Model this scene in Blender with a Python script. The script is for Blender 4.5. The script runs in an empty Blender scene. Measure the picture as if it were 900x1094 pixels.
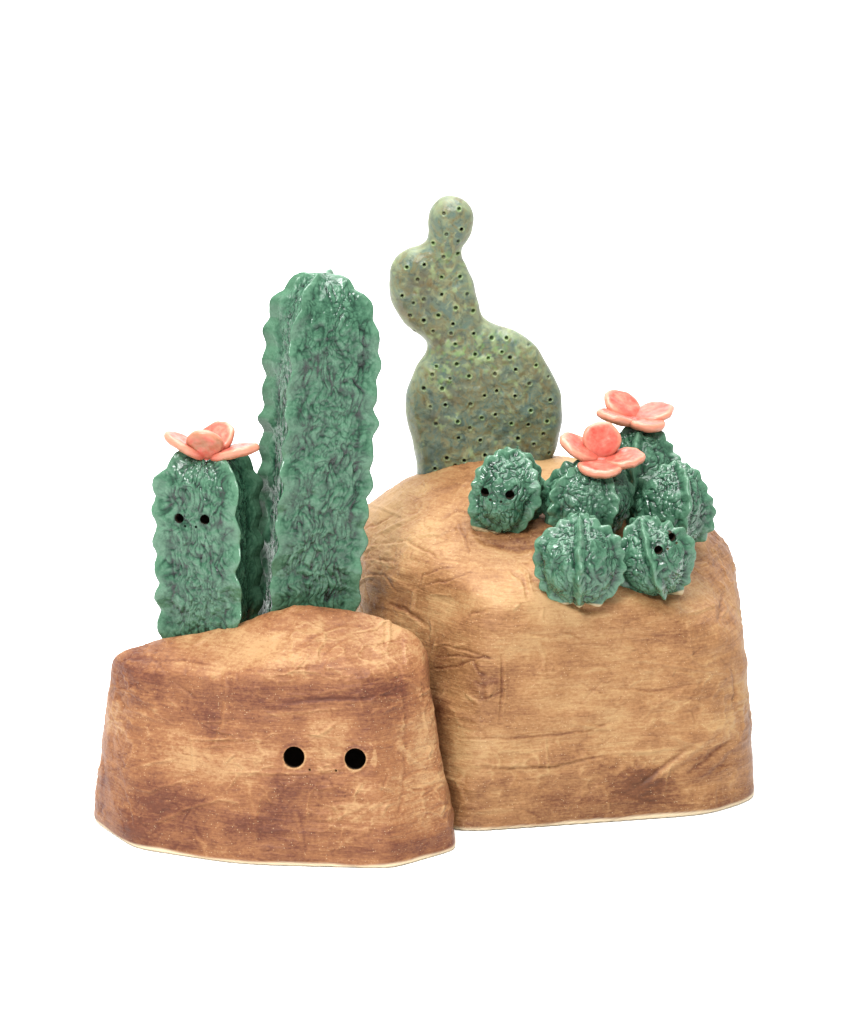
import bpy, math, random
import numpy as np
from mathutils import Vector, Matrix, geometry

PI = math.pi
scn = bpy.context.scene
col = scn.collection
rad = math.radians

# ------------------------------------------------------------------ camera
W0, H0, FPX, DIST, PITCH = 900.0, 1094.0, 3200.0, 1.6, rad(15)
TGT = np.array([0.0, 0.0, 0.17])
FWD = np.array([0.0, math.cos(PITCH), -math.sin(PITCH)])
UPV = np.array([0.0, math.sin(PITCH), math.cos(PITCH)])
CAM = TGT - DIST * FWD

def proj(P):
    v = P - CAM
    d = v @ FWD
    return 450 + FPX * v[:, 0] / d, 547 - FPX * (v @ UPV) / d

def ray(px, py):
    return FWD + (px - 450) / FPX * np.array([1.0, 0, 0]) + (547 - py) / FPX * UPV

def at(px, py, Y):
    d = ray(px, py)
    return CAM + d * ((Y - CAM[1]) / d[1])

cam = bpy.data.cameras.new("camera")
cam.sensor_fit = 'VERTICAL'
cam.sensor_height = 24.0
cam.lens = 24.0 * FPX / H0
cam.clip_start = 0.05
cam.clip_end = 100
camo = bpy.data.objects.new("camera", cam)
col.objects.link(camo)
camo.location = CAM
camo.rotation_euler = (PI / 2 - PITCH, 0, 0)
scn.camera = camo

# ------------------------------------------------------------------ noise
_rs = np.random.RandomState(7)
_perm = np.concatenate([_rs.permutation(256)] * 3).astype(np.int32)
_g = np.array([[1,1,0],[-1,1,0],[1,-1,0],[-1,-1,0],[1,0,1],[-1,0,1],[1,0,-1],[-1,0,-1],
               [0,1,1],[0,-1,1],[0,1,-1],[0,-1,-1]], dtype=np.float32)

def perlin(P, off=0.0):
    P = (P + off).astype(np.float32)
    I = np.floor(P).astype(np.int32)
    f = P - I
    I &= 255
    u = f * f * f * (f * (f * 6 - 15) + 10)
    out = np.zeros(len(P), np.float32)
    for dx in (0, 1):
        wx = u[:, 0] if dx else 1 - u[:, 0]
        a = _perm[I[:, 0] + dx]
        for dy in (0, 1):
            wy = u[:, 1] if dy else 1 - u[:, 1]
            b = _perm[a + I[:, 1] + dy]
            for dz in (0, 1):
                wz = u[:, 2] if dz else 1 - u[:, 2]
                h = _perm[b + I[:, 2] + dz] % 12
                g = _g[h]
                out += wx * wy * wz * (g[:, 0] * (f[:, 0] - dx) + g[:, 1] * (f[:, 1] - dy) + g[:, 2] * (f[:, 2] - dz))
    return out

def fbm(P, octv=3, off=0.0, gain=0.5):
    o, a = np.zeros(len(P), np.float32), 1.0
    for i in range(octv):
        o += a * perlin(P * (2.03 ** i), off + 17.3 * i)
        a *= gain
    return o

def sstep(a, b, x):
    t = np.clip((x - a) / (b - a), 0, 1)
    return t * t * (3 - 2 * t)

# ------------------------------------------------------------------ mesh helpers
def link(name, me, mat=None, parent=None):
    o = bpy.data.objects.new(name, me)
    col.objects.link(o)
    if mat is not None:
        me.materials.append(mat)
    if parent is not None:
        o.parent = parent
    return o

def np_mesh(name, V, Q=None, T=None, attrs=None, smooth=True):
    me = bpy.data.meshes.new(name)
    me.vertices.add(len(V))
    me.vertices.foreach_set("co", np.ascontiguousarray(V, dtype=np.float32).ravel())
    nq = 0 if Q is None else len(Q)
    nt = 0 if T is None else len(T)
    loops = np.concatenate([np.zeros(0, np.int32)] + ([] if nq == 0 else [np.asarray(Q, np.int32).ravel()]) +
                           ([] if nt == 0 else [np.asarray(T, np.int32).ravel()]))
    me.loops.add(len(loops))
    me.loops.foreach_set("vertex_index", loops.astype(np.int32))
    me.polygons.add(nq + nt)
    st = np.concatenate([np.arange(nq) * 4, nq * 4 + np.arange(nt) * 3]).astype(np.int32)
    me.polygons.foreach_set("loop_start", st)
    me.polygons.foreach_set("use_smooth", np.full(nq + nt, smooth))
    me.update(calc_edges=True)
    for k, a in (attrs or {}).items():
        at_ = me.attributes.new(k, 'FLOAT', 'POINT')
        at_.data.foreach_set("value", np.ascontiguousarray(a, dtype=np.float32))
    return me

def cube_sphere(n):
    t = np.tan(np.linspace(-PI / 4, PI / 4, n + 1))
    A, B = np.meshgrid(t, t, indexing='ij')
    one = np.ones_like(A)
    faces = [(A, B, one), (B, A, -one), (one, A, B), (-one, B, A), (B, one, A), (A, -one, B)]
    V, Q, off = [], [], 0
    idx = np.arange((n + 1) ** 2).reshape(n + 1, n + 1)
    q = np.stack([idx[:-1, :-1], idx[1:, :-1], idx[1:, 1:], idx[:-1, 1:]], -1).reshape(-1, 4)
    for f in faces:
        V.append(np.stack([c.ravel() for c in f], -1))
        Q.append(q + off)
        off += (n + 1) ** 2
    V = np.concatenate(V)
    Q = np.concatenate(Q)
    key = np.round(V * 1e5).astype(np.int64)
    _, first, inv = np.unique(key, axis=0, return_index=True, return_inverse=True)
    V = V[first]
    Q = inv.ravel()[Q]
    return V / np.linalg.norm(V, axis=1)[:, None], Q

def lse(fs, k):
    m = np.max(fs, axis=0)
    return m + k * np.log(np.sum(np.exp((np.stack(fs) - m) / k), axis=0))

def plane(P, p0, n):
    n = np.asarray(n, float)
    n = n / np.linalg.norm(n)
    return (P - np.asarray(p0)) @ n

def lean(az, deg):
    """outward normal: compass direction az (degrees, 270 = towards the camera) leaning back by deg"""
    a, l = rad(az), rad(deg)
    return (math.cos(a) * math.cos(l), math.sin(a) * math.cos(l), math.sin(l))

def solve(F, c, D, rmax):
    lo, hi = np.zeros(len(D)), np.full(len(D), rmax)
    for _ in range(26):
        mid = (lo + hi) / 2
        ins = F(c + D * mid[:, None]) < 0
        lo = np.where(ins, mid, lo)
        hi = np.where(ins, hi, mid)
    return c + D * ((lo + hi) / 2)[:, None]

def grad(F, P, e=4e-4):
    g = np.stack([F(P + np.eye(3)[i] * e) - F(P - np.eye(3)[i] * e) for i in range(3)], -1)
    return g / (np.linalg.norm(g, axis=1)[:, None] + 1e-12)

def seg_dist(px, py, pts):
    """unsigned and signed distance in reference pixels to a polyline, and position along it 0..1"""
    best = np.full(len(px), 1e9)
    side = np.zeros(len(px))
    tt = np.zeros(len(px))
    n = len(pts) - 1
    for i in range(n):
        (x0, y0), (x1, y1) = pts[i], pts[i + 1]
        dx, dy = x1 - x0, y1 - y0
        L2 = dx * dx + dy * dy + 1e-9
        t = np.clip(((px - x0) * dx + (py - y0) * dy) / L2, 0, 1)
        ex, ey = px - x0 - t * dx, py - y0 - t * dy
        d = np.hypot(ex, ey)
        m = d < best
        best[m] = d[m]
        side[m] = np.sign(dx * ey - dy * ex)[m]
        tt[m] = ((i + t) / n)[m]
    return best, side * best, tt

# ------------------------------------------------------------------ node helpers
def new_mat(name):
    m = bpy.data.materials.new(name)
    m.use_nodes = True
    nt = m.node_tree
    nt.nodes.clear()
    out = nt.nodes.new("ShaderNodeOutputMaterial")
    b = nt.nodes.new("ShaderNodeBsdfPrincipled")
    nt.links.new(b.outputs[0], out.inputs[0])
    return m, nt, b

class NB:
    def __init__(s, nt): s.nt = nt
    def n(s, t, **kw):
        nd = s.nt.nodes.new(t)
        for k, v in kw.items(): setattr(nd, k, v)
        return nd
    def l(s, a, b): s.nt.links.new(a, b)
    def attr(s, name):
        return s.n("ShaderNodeAttribute", attribute_name=name).outputs["Fac"]
    def coord(s, scale=(1, 1, 1)):
        tc = s.n("ShaderNodeTexCoord")
        mp = s.n("ShaderNodeMapping")
        mp.inputs["Scale"].default_value = scale
        s.l(tc.outputs["Object"], mp.inputs[0])
        return mp.outputs[0]
    def noise(s, vec, scale, detail=3, rough=0.55, dist=0.0):
        nd = s.n("ShaderNodeTexNoise")
        s.l(vec, nd.inputs["Vector"])
        nd.inputs["Scale"].default_value = scale
        nd.inputs["Detail"].default_value = detail
        nd.inputs["Roughness"].default_value = rough
        nd.inputs["Distortion"].default_value = dist
        return nd.outputs["Fac"]
    def vor(s, vec, scale, feature='F1'):
        nd = s.n("ShaderNodeTexVoronoi", feature=feature)
        s.l(vec, nd.inputs["Vector"])
        nd.inputs["Scale"].default_value = scale
        return nd.outputs["Distance"]
    def ramp(s, fac, stops, interp='LINEAR'):
        nd = s.n("ShaderNodeValToRGB")
        cr = nd.color_ramp
        cr.interpolation = interp
        while len(cr.elements) < len(stops): cr.elements.new(0.5)
        for e, (p, c) in zip(cr.elements, stops):
            e.position = p
            e.color = (*c, 1) if len(c) == 3 else c
        s.l(fac, nd.inputs[0])
        return nd.outputs[0]
    def mr(s, v, a, b, c=0.0, d=1.0):
        nd = s.n("ShaderNodeMapRange")
        s.l(v, nd.inputs[0])
        for i, x in enumerate((a, b, c, d)): nd.inputs[i + 1].default_value = x
        return nd.outputs[0]
    def math(s, op, a, b=None, clamp=False):
        nd = s.n("ShaderNodeMath", operation=op)
        nd.use_clamp = clamp
        for i, x in enumerate((a, b)):
            if x is None: continue
            if isinstance(x, (int, float)): nd.inputs[i].default_value = x
            else: s.l(x, nd.inputs[i])
        return nd.outputs[0]
    def mix(s, fac, a, b, mode='MIX'):
        nd = s.n("ShaderNodeMix", data_type='RGBA', blend_type=mode)
        for i, x in ((0, fac), (6, a), (7, b)):
            if isinstance(x, (int, float)): nd.inputs[i].default_value = x
            elif isinstance(x, tuple): nd.inputs[i].default_value = (*x, 1)
            else: s.l(x, nd.inputs[i])
        return nd.outputs[2]
    def bump(s, h, dist, strength=1.0, normal=None):
        nd = s.n("ShaderNodeBump")
        nd.inputs["Strength"].default_value = strength
        nd.inputs["Distance"].default_value = dist
        s.l(h, nd.inputs["Height"])
        if normal is not None: s.l(normal, nd.inputs["Normal"])
        return nd.outputs[0]

def sc(r, g, b):
    """display colour 0-255 to linear"""
    f = lambda v: (v / 255 / 12.92) if v / 255 <= 0.04045 else ((v / 255 + 0.055) / 1.055) ** 2.4
    return (f(r), f(g), f(b))

def dim(c, k): return tuple(x * k for x in c)

# ------------------------------------------------------------------ materials
KR = 0.455      # clay albedo factor
def mat_rock(name, light, mid, dark, streak=(1, 1, 7)):
    m, nt, b = new_mat(name)
    N = NB(nt)
    v = N.coord()
    vs = N.coord(streak)
    stain = N.attr("stain")
    n1 = N.noise(vs, 34, 5, 0.62, 0.4)        # brush streaks
    n2 = N.noise(v, 26, 4, 0.6, 0.8)          # blotches
    n3 = N.noise(N.coord((1, 1, 1.6)), 520, 4, 0.72)              # grain
    vf = N.coord((1, 1, 14))
    n4 = N.noise(vf, 95, 3, 0.6)
    s = N.math('ADD', stain, N.math('MULTIPLY', N.math('SUBTRACT', n1, 0.5), 0.68))
    s = N.math('ADD', s, N.math('MULTIPLY', N.math('SUBTRACT', n2, 0.5), 0.85))
    s = N.math('ADD', s, N.math('MULTIPLY', N.math('SUBTRACT', n3, 0.5), 1.15))
    s = N.math('ADD', s, N.math('MULTIPLY', N.math('SUBTRACT', n4, 0.5), 0.75))
    s = N.math('ADD', s, N.math('MULTIPLY', N.math('SUBTRACT', N.noise(v, 130, 4, 0.65, 0.8), 0.5), 0.5))
    c = N.ramp(N.mr(s, -0.4, 1.5), [(0.0, dim(light, KR * 1.08)), (0.2, dim(light, KR)), (0.43, dim(mid, KR)), (0.72, dim(dark, KR)), (1.0, dim(dark, KR * 0.55))])
    # small pale grog specks
    sp = N.vor(v, 560)
    gate = N.mr(N.noise(v, 160, 1), 0.42, 0.55)
    spk = N.math('MULTIPLY', N.mr(sp, 0.17, 0.10), gate, True)
    c = N.mix(N.math('MULTIPLY', spk, 0.7), c, dim(sc(250, 215, 165), KR))
    # dark pin specks
    sp2 = N.vor(v, 300)
    spk2 = N.math('MULTIPLY', N.mr(sp2, 0.10, 0.05), N.mr(N.noise(v, 60, 1), 0.55, 0.62), True)
    c = N.mix(N.math('MULTIPLY', spk2, 0.6), c, dim(sc(90, 55, 30), KR))
    c = N.mix(N.attr("bare"), c, dim(sc(238, 218, 182), 0.6))
    N.l(c, b.inputs["Base Color"])
    N.l(N.mr(n2, 0.3, 0.7, 0.62, 0.46), b.inputs["Roughness"])
    b.inputs["Specular IOR Level"].default_value = 0.22
    n5 = N.noise(v, 190, 4, 0.65, 0.3)
    h = N.math('ADD', N.math('MULTIPLY', n4, 0.5), N.math('ADD', N.math('MULTIPLY', n1, 0.8), N.math('MULTIPLY', n3, 0.35)))
    h = N.math('ADD', h, N.math('MULTIPLY', n5, 0.6))
    N.l(N.bump(h, 0.0008, 0.9), b.inputs["Normal"])
    return m

M_FRONT = mat_rock("brown stained clay", sc(218, 170, 118), sc(182, 122, 78), sc(128, 72, 48))
M_REAR = mat_rock("ochre stained clay", sc(216, 172, 118), sc(190, 137, 88), sc(132, 80, 48))

KG = 0.35
def mat_glaze():
    m, nt, b = new_mat("green crackled glaze")
    N = NB(nt)
    v = N.coord()
    g = N.attr("groove")       # 1 where the glaze has run off into the folds
    r = N.attr("ridge")        # 1 on the fins
    n1 = N.noise(v, 210, 4, 0.6, 1.0)
    n2 = N.noise(v, 60, 3, 0.55, 0.5)
    n3 = N.noise(v, 800, 2, 0.5)
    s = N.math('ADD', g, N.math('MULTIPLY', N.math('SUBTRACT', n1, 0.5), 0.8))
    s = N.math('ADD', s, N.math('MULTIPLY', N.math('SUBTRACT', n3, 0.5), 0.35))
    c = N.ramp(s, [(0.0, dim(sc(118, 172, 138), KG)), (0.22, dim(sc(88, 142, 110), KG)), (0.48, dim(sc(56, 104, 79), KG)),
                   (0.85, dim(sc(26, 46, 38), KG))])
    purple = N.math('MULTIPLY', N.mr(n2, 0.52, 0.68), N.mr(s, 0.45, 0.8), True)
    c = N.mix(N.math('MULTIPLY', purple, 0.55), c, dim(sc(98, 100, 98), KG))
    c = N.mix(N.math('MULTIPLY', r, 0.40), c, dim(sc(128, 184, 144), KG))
    c = N.mix(N.attr("bare"), c, dim(sc(222, 196, 150), KR))
    N.l(c, b.inputs["Base Color"])
    N.l(N.mr(n2, 0.35, 0.65, 0.11, 0.30), b.inputs["Roughness"])
    b.inputs["Specular IOR Level"].default_value = 0.36
    h = N.math('ADD', n1, N.math('MULTIPLY', n3, 0.12))
    N.l(N.bump(h, 0.0006, 0.42), b.inputs["Normal"])
    return m
M_GREEN = mat_glaze()

def mat_pear():
    m, nt, b = new_mat("mottled olive glaze")
    N = NB(nt)
    v = N.coord()
    n1 = N.noise(v, 105, 6, 0.70, 1.6)
    n2 = N.noise(v, 110, 4, 0.6, 1.5)
    n3 = N.noise(v, 300, 3, 0.6, 0.6)
    n4 = N.noise(v, 34, 3, 0.5, 0.4)
    c = N.ramp(n1, [(0.32, dim(sc(100, 130, 124), 0.395)), (0.48, dim(sc(132, 148, 122), 0.395)), (0.56, dim(sc(150, 148, 108), 0.395)), (0.70, dim(sc(134, 116, 72), 0.395))])
    c = N.mix(N.math('MULTIPLY', N.mr(n2, 0.55, 0.66), 0.6), c, dim(sc(186, 192, 142), 0.395))
    c = N.mix(N.math('MULTIPLY', N.mr(n3, 0.54, 0.66), 0.65), c, dim(sc(80, 96, 84), 0.395))
    c = N.mix(N.math('MULTIPLY', N.mr(n4, 0.54, 0.68), 0.5), c, dim(sc(128, 96, 56), 0.395))
    c = N.mix(N.math('MULTIPLY', N.attr("edge"), N.mr(n2, 0.40, 0.6, 0.1, 0.75)), c, dim(sc(176, 190, 146), 0.395))
    gl = N.attr("lime")
    c = N.mix(N.math('MULTIPLY', gl, N.mr(n3, 0.35, 0.55, 0.5, 1.0)), c, dim(sc(192, 214, 150), 0.395))
    c = N.mix(N.attr("fleck"), c, dim(sc(150, 205, 110), 0.395))
    c = N.mix(N.attr("pit"), c, dim(sc(44, 36, 20), 0.395))
    N.l(c, b.inputs["Base Color"])
    N.l(N.mr(n2, 0.4, 0.65, 0.30, 0.48), b.inputs["Roughness"])
    b.inputs["Specular IOR Level"].default_value = 0.3
    h = N.math('ADD', n2, N.math('MULTIPLY', n3, 0.4))
    N.l(N.bump(h, 0.0007, 0.8), b.inputs["Normal"])
    return m
M_PEAR = mat_pear()

def mat_petal():
    m, nt, b = new_mat("coral pink glaze")
    N = NB(nt)
    v = N.coord()
    n1 = N.noise(v, 120, 4, 0.6, 0.6)
    n2 = N.noise(v, 420, 3, 0.6)
    c = N.ramp(N.math('ADD', n1, N.math('MULTIPLY', N.math('SUBTRACT', n2, 0.5), 0.6)),
               [(0.3, dim(sc(228, 92, 76), 0.50)), (0.52, dim(sc(240, 122, 102), 0.50)), (0.78, dim(sc(250, 164, 138), 0.50))])
    c = N.mix(N.math('MULTIPLY', N.attr("rim"), 0.55), c, dim(sc(250, 186, 150), 0.50))
    c = N.mix(N.math('MULTIPLY', N.attr("root"), 0.6), c, dim(sc(216, 74, 60), 0.50))
    c = N.mix(N.math('MULTIPLY', N.attr("under"), N.mr(n1, 0.35, 0.6, 0.15, 0.8)), c, dim(sc(176, 122, 84), 0.5))
    N.l(c, b.inputs["Base Color"])
    b.inputs["Roughness"].default_value = 0.32
    b.inputs["Specular IOR Level"].default_value = 0.35
    N.l(N.bump(N.math('ADD', n1, N.math('MULTIPLY', n2, 0.3)), 0.0006, 0.6), b.inputs["Normal"])
    return m
M_PETAL = mat_petal()

def mat_inner():
    m, nt, b = new_mat("shade-darkened hollow interior")
    N = NB(nt)
    c = N.ramp(N.noise(N.coord(), 300, 2), [(0.3, (0.030, 0.022, 0.016)), (0.7, (0.05, 0.036, 0.026))])  # near-black colour stands in for the shade deep in the holes
    N.l(c, b.inputs["Base Color"])
    b.inputs["Roughness"].default_value = 0.95
    b.inputs["Specular IOR Level"].default_value = 0.0
    return m
M_INNER = mat_inner()

def mat_paper():
    m, nt, b = new_mat("white paper sweep")
    N = NB(nt)
    c = N.ramp(N.noise(N.coord(), 30, 2), [(0.3, (0.86, 0.86, 0.86)), (0.7, (0.875, 0.875, 0.875))])
    N.l(c, b.inputs["Base Color"])
    b.inputs["Roughness"].default_value = 0.9
    b.inputs["Specular IOR Level"].default_value = 0.0
    return m
M_PAPER = mat_paper()

# ------------------------------------------------------------------ holes
def frame_to(d):
    return Vector(d).to_track_quat('Z', 'Y').to_matrix()

def lathe(prof, n=28, close_start=True, close_end=True):
    V, Q, T = [], [], []
    th = np.arange(n) / n * 2 * PI
    for r, z in prof:
        V.append(np.stack([r * np.cos(th), r * np.sin(th), np.full(n, z)], -1))
    V = np.concatenate(V)
    for i in range(len(prof) - 1):
        for j in range(n):
            k = (j + 1) % n
            Q.append((i * n + j, i * n + k, (i + 1) * n + k, (i + 1) * n + j))
    if close_start:
        V = np.vstack([V, [[0, 0, prof[0][1]]]])
        T += [(len(V) - 1, (j + 1) % n, j) for j in range(n)]
    if close_end:
        V = np.vstack([V, [[0, 0, prof[-1][1]]]])
        b = (len(prof) - 1) * n
        T += [(len(V) - 1, b + j, b + (j + 1) % n) for j in range(n)]
    return V, np.array(Q), np.array(T)

def punch(obj, holes, cutval):
    """cut real holes into a body. holes: (point, inward direction, radius, neck, cavity radius)"""
    V, Q, T, off = [], [], [], 0
    for p, d, r, neck, cr in holes:
        pr = [(r * 1.05, -0.012), (r, 0.0), (r * 0.96, neck)]
        if cr: pr += [(cr, neck + cr * 0.4), (cr, neck + cr * 1.4), (cr * 0.5, neck + cr * 1.9)]
        v, q, t = lathe(pr, 30)
        R = np.array(frame_to(d))
        v = v @ R.T + np.asarray(p)
        V.append(v); Q.append(q + off); T.append(t + off); off += len(v)
    me = np_mesh("cutter", np.concatenate(V), np.concatenate(Q), np.concatenate(T))
    cut = bpy.data.objects.new("cutter", me)
    col.objects.link(cut)
    cut.parent = obj.parent
    md = obj.modifiers.new("holes", 'BOOLEAN')
    md.operation = 'DIFFERENCE'
    md.solver = 'EXACT'
    md.object = cut
    dg = bpy.context.evaluated_depsgraph_get()
    n0 = len(obj.data.vertices)
    nm = bpy.data.meshes.new_from_object(obj.evaluated_get(dg))
    for self_, solver in ((True, 'EXACT'), (False, 'FAST')):
        if abs(len(nm.vertices) - n0) < 0.1 * n0: break
        md.solver = solver
        md.use_self = self_
        bpy.context.view_layer.update()
        dg = bpy.context.evaluated_depsgraph_get()
        nm = bpy.data.meshes.new_from_object(obj.evaluated_get(dg))
    print("punch", obj.parent["label"][:30], n0, len(nm.vertices), md.solver, md.use_self)
    obj.modifiers.clear()
    old = obj.data
    obj.data = nm
    nm.name = old.name
    bpy.data.meshes.remove(old)
    bpy.data.objects.remove(cut)
    bpy.data.meshes.remove(me)
    # the walls of a cut carry the body's own surface
    n = len(nm.vertices)
    co = np.empty(n * 3, np.float32); nm.vertices.foreach_get("co", co); co = co.reshape(-1, 3)
    near = np.zeros(n, bool)
    for p, d, r, neck, cr in holes:
        q = co - np.asarray(p); a = q @ np.asarray(d)
        near |= (np.linalg.norm(q - a[:, None] * np.asarray(d), axis=1) < np.where(a > 0.0012, max(r * 1.02, cr * 1.05), r * 1.015)) & (a > -0.004) & (a < neck + 2.2 * cr)
    for k, val in cutval.items():
        arr = np.empty(n, np.float32); nm.attributes[k].data.foreach_get("value", arr)
        arr[near] = val
        nm.attributes[k].data.foreach_set("value", arr)

def eye_hole(p, d, r, neck, cr, parent, loc):
    """the hollow behind an eye: an added flask-shaped lining, coloured near-black as shade, just inside the cut"""
    k = 0.965
    pr = [(r * 0.955, neck * 0.35), (r * 0.93, neck + 0.0004), (cr * k, neck + cr * 0.42), (cr * k, neck + cr * 1.36), (cr * 0.48, neck + cr * 1.84)]
    v, q, t = lathe(pr, 30, False, True)
    v = v @ np.array(frame_to(d)).T + np.asarray(p) - loc
    me = np_mesh("eye_hole", v, q, t)
    return link("eye_hole", me, M_INNER, parent)

def thing(name, loc, label, cat, group=None):
    o = bpy.data.objects.new(name, None)
    o.empty_display_size = 0.02
    col.objects.link(o)
    o.location = loc
    o["label"] = label
    o["category"] = cat
    if group: o["group"] = group
    return o

# ------------------------------------------------------------------ rocks
DIRS, QUADS = cube_sphere(270)

# front rock: loaf with a leaning front, a ridge and a falling top behind the cacti
TOPF = [(85, 716), (112, 708), (135, 697), (180, 685), (240, 674), (290, 657), (330, 651), (370, 655), (410, 666), (437, 678), (470, 700), (520, 730)]
_tf = np.array([at(x, y, -0.012) for x, y in TOPF])
def F_front(P):
    x, y, z = P[:, 0], P[:, 1], P[:, 2]
    crest = np.interp(x, _tf[:, 0], _tf[:, 2]) + 0.001
    u = y + 0.012
    top = crest - 0.40 * np.sqrt(np.minimum(u, 0) ** 2 + 0.008 ** 2) - 0.55 * np.sqrt(np.maximum(u, 0) ** 2 + 0.008 ** 2) + 0.95 * 0.008
    ft = (z - top) * 0.92
    fs = [ft,
          plane(P, (-0.052, -0.0830, 0), lean(266, 13)),
          plane(P, (-0.135, -0.064, 0), lean(248, 13)),
          plane(P, (-0.164, -0.044, 0), lean(214, 10)),
          plane(P, (-0.1790, -0.015, 0), lean(182, 8)),
          plane(P, (0.0035, -0.071, 0), lean(308, 15)),
          plane(P, (0.0185, -0.045, 0), lean(2, 9)),
          plane(P, (-0.002, 0.000, 0), lean(44, 1)),
          plane(P, (-0.08, 0.068, 0), lean(90, 8)),
          plane(P, at(104, 876, -0.030), (-0.72, -0.45, -0.55))]
    side = lse(fs, 0.0022)
    return np.maximum(side, 0.0006 - z)

TOPR = [(300, 640), (340, 590), (388, 546), (430, 513), (460, 499), (500, 488), (540, 485), (600, 490), (660, 505), (710, 526), (750, 552), (785, 590), (830, 660)]
_tr = np.array([at(x, y, 0.125) for x, y in TOPR])
def F_rear(P):
    x, y, z = P[:, 0], P[:, 1], P[:, 2]
    crest = np.interp(x, _tr[:, 0], _tr[:, 2])
    u = y - 0.125
    top = crest - 0.44 * (np.sqrt(np.minimum(u, 0) ** 2 + 0.03 ** 2) - 0.03) - 0.8 * (np.sqrt(np.maximum(u, 0) ** 2 + 0.03 ** 2) - 0.03)
    ft = (z - top) * 0.86
    fs = [ft,
          plane(P, (0.06, -0.026, 0), lean(281, 9)),
          plane(P, (0.166, 0.000, 0), lean(312, 8)),
          plane(P, (0.1870, 0.050, 0), lean(358, 4.5)),
          plane(P, (0.010, -0.022, 0), lean(226, 13)),
          plane(P, (-0.06, 0.075, 0), lean(190, 12)),
          plane(P, (0.06, 0.215, 0), lean(90, 10))]
    side = lse(fs, 0.0034)
    return np.maximum(side, 0.0006 - z)

def build_rock(name, F, c, rmax, mat, loc, strokes, patches, seed, amp, parent, lowf=0.5, shift=0.0):
    P = solve(F, c, DIRS, rmax)
    Nn = grad(F, P)
    px, py = proj(P)
    view = -((P - CAM) / np.linalg.norm(P - CAM, axis=1)[:, None] * Nn).sum(1)
    front = sstep(0.02, 0.2, view)
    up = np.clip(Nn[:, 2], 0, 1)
    low = sstep(0.0, 0.012, P[:, 2])
    # hand-built unevenness: paddled facets, finger dents, scraped bands
    d = amp * 0.0022 * fbm(P * 26, 2, seed)
    band = fbm(P * np.array([22, 22, 70]), 3, seed + 3)
    d += amp * 0.0011 * band
    rg = 1 - np.abs(fbm(P * np.array([60, 60, 95]), 3, seed + 9)) * 2.2
    crease = np.clip(rg, 0, 1) ** 6 * sstep(0.05, 0.35, fbm(P * 18, 2, seed + 21))
    d -= 0.0004 * crease
    d += 0.00035 * fbm(P * 150, 2, seed + 5)
    stain = 0.36 + shift + lowf * fbm(P * np.array([16, 16, 30]), 3, seed + 33) + 0.22 * band + 0.2 * crease
    stain -= (0.17 if seed > 5 else 0.11) * sstep(0.35, 0.8, up)              # paler where the surface faces up
    rnd = random.Random(int(seed * 10))
    extra = []
    for _ in range(150):                                # loose scraping marks
        x, y = rnd.uniform(px.min(), px.max()), rnd.uniform(py.min(), py.max())
        a = rnd.choice((0, 0, 0, 0.5, -0.5, 1.3, -1.1)) + rnd.gauss(0, 0.25)
        L_ = rnd.choice((8, 14, 22, 40)) * rnd.uniform(0.7, 1.3)
        c = rnd.gauss(0, 0.35)
        pts = [(x + L_ * t * math.cos(a + c * t), y + L_ * t * math.sin(a + c * t)) for t in (-0.5, -0.2, 0.1, 0.5)]
        if rnd.random() < 0.68: extra.append((pts, rnd.uniform(1.0, 2.0), rnd.uniform(0.0005, 0.0010), -rnd.uniform(0.15, 0.4)))
        else: extra.append((pts, rnd.uniform(1.0, 1.8), -rnd.uniform(0.0003, 0.0006), rnd.uniform(0.1, 0.28)))
    rp = np.clip(1 - np.abs(fbm(P * np.array([48, 48, 80]), 3, seed + 13)) * 3.0, 0, 1) ** 4 * sstep(0.0, 0.3, fbm(P * 22, 2, seed + 41))
    d += 0.0006 * rp
    stain -= 0.30 * rp
    for pts, w, dep, st in strokes + extra:
        xs = [p[0] for p in pts]; ys = [p[1] for p in pts]
        m = (px > min(xs) - 14) & (px < max(xs) + 14) & (py > min(ys) - 14) & (py < max(ys) + 14) & (front > 0)
        if not m.any(): continue
        wob = 1.6 * perlin(P[m] * 140, seed + 50)
        dd, sd, t = seg_dist(px[m] + wob, py[m] + 1.6 * perlin(P[m] * 140, seed + 70), pts)
        taper = np.clip(np.sin(np.clip(t, 0.02, 0.98) * PI), 0, 1) ** 0.4
        e = np.exp(-(dd / w) ** 2) * front[m] * taper
        lip = np.exp(-((sd - 1.7 * w) / (w * 0.9)) ** 2) * front[m] * taper
        d[m] += 0.75 * dep * e - 0.34 * dep * lip
        stain[m] += 0.8 * st * e - 0.35 * abs(st) * lip
    for (cx, cy, rx, ry, s) in patches:
        q = ((px - cx) / rx) ** 2 + ((py - cy) / ry) ** 2
        stain += s * np.exp(-q * (1 + 0.9 * fbm(P * 60, 2, seed + 77))) * front
    V = P + Nn * (d * low)[:, None]
    V[:, 2] = np.maximum(V[:, 2], 0.0005)
    wav = 0.0019 + 0.0016 * fbm(P * np.array([30, 30, 0]), 2, seed + 90)
    bare = 1 - sstep(wav - 0.0006, wav + 0.0010, P[:, 2])
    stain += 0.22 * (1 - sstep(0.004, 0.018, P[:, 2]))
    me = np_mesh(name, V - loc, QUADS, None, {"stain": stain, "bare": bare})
    return link(name, me, mat, parent)

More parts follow.
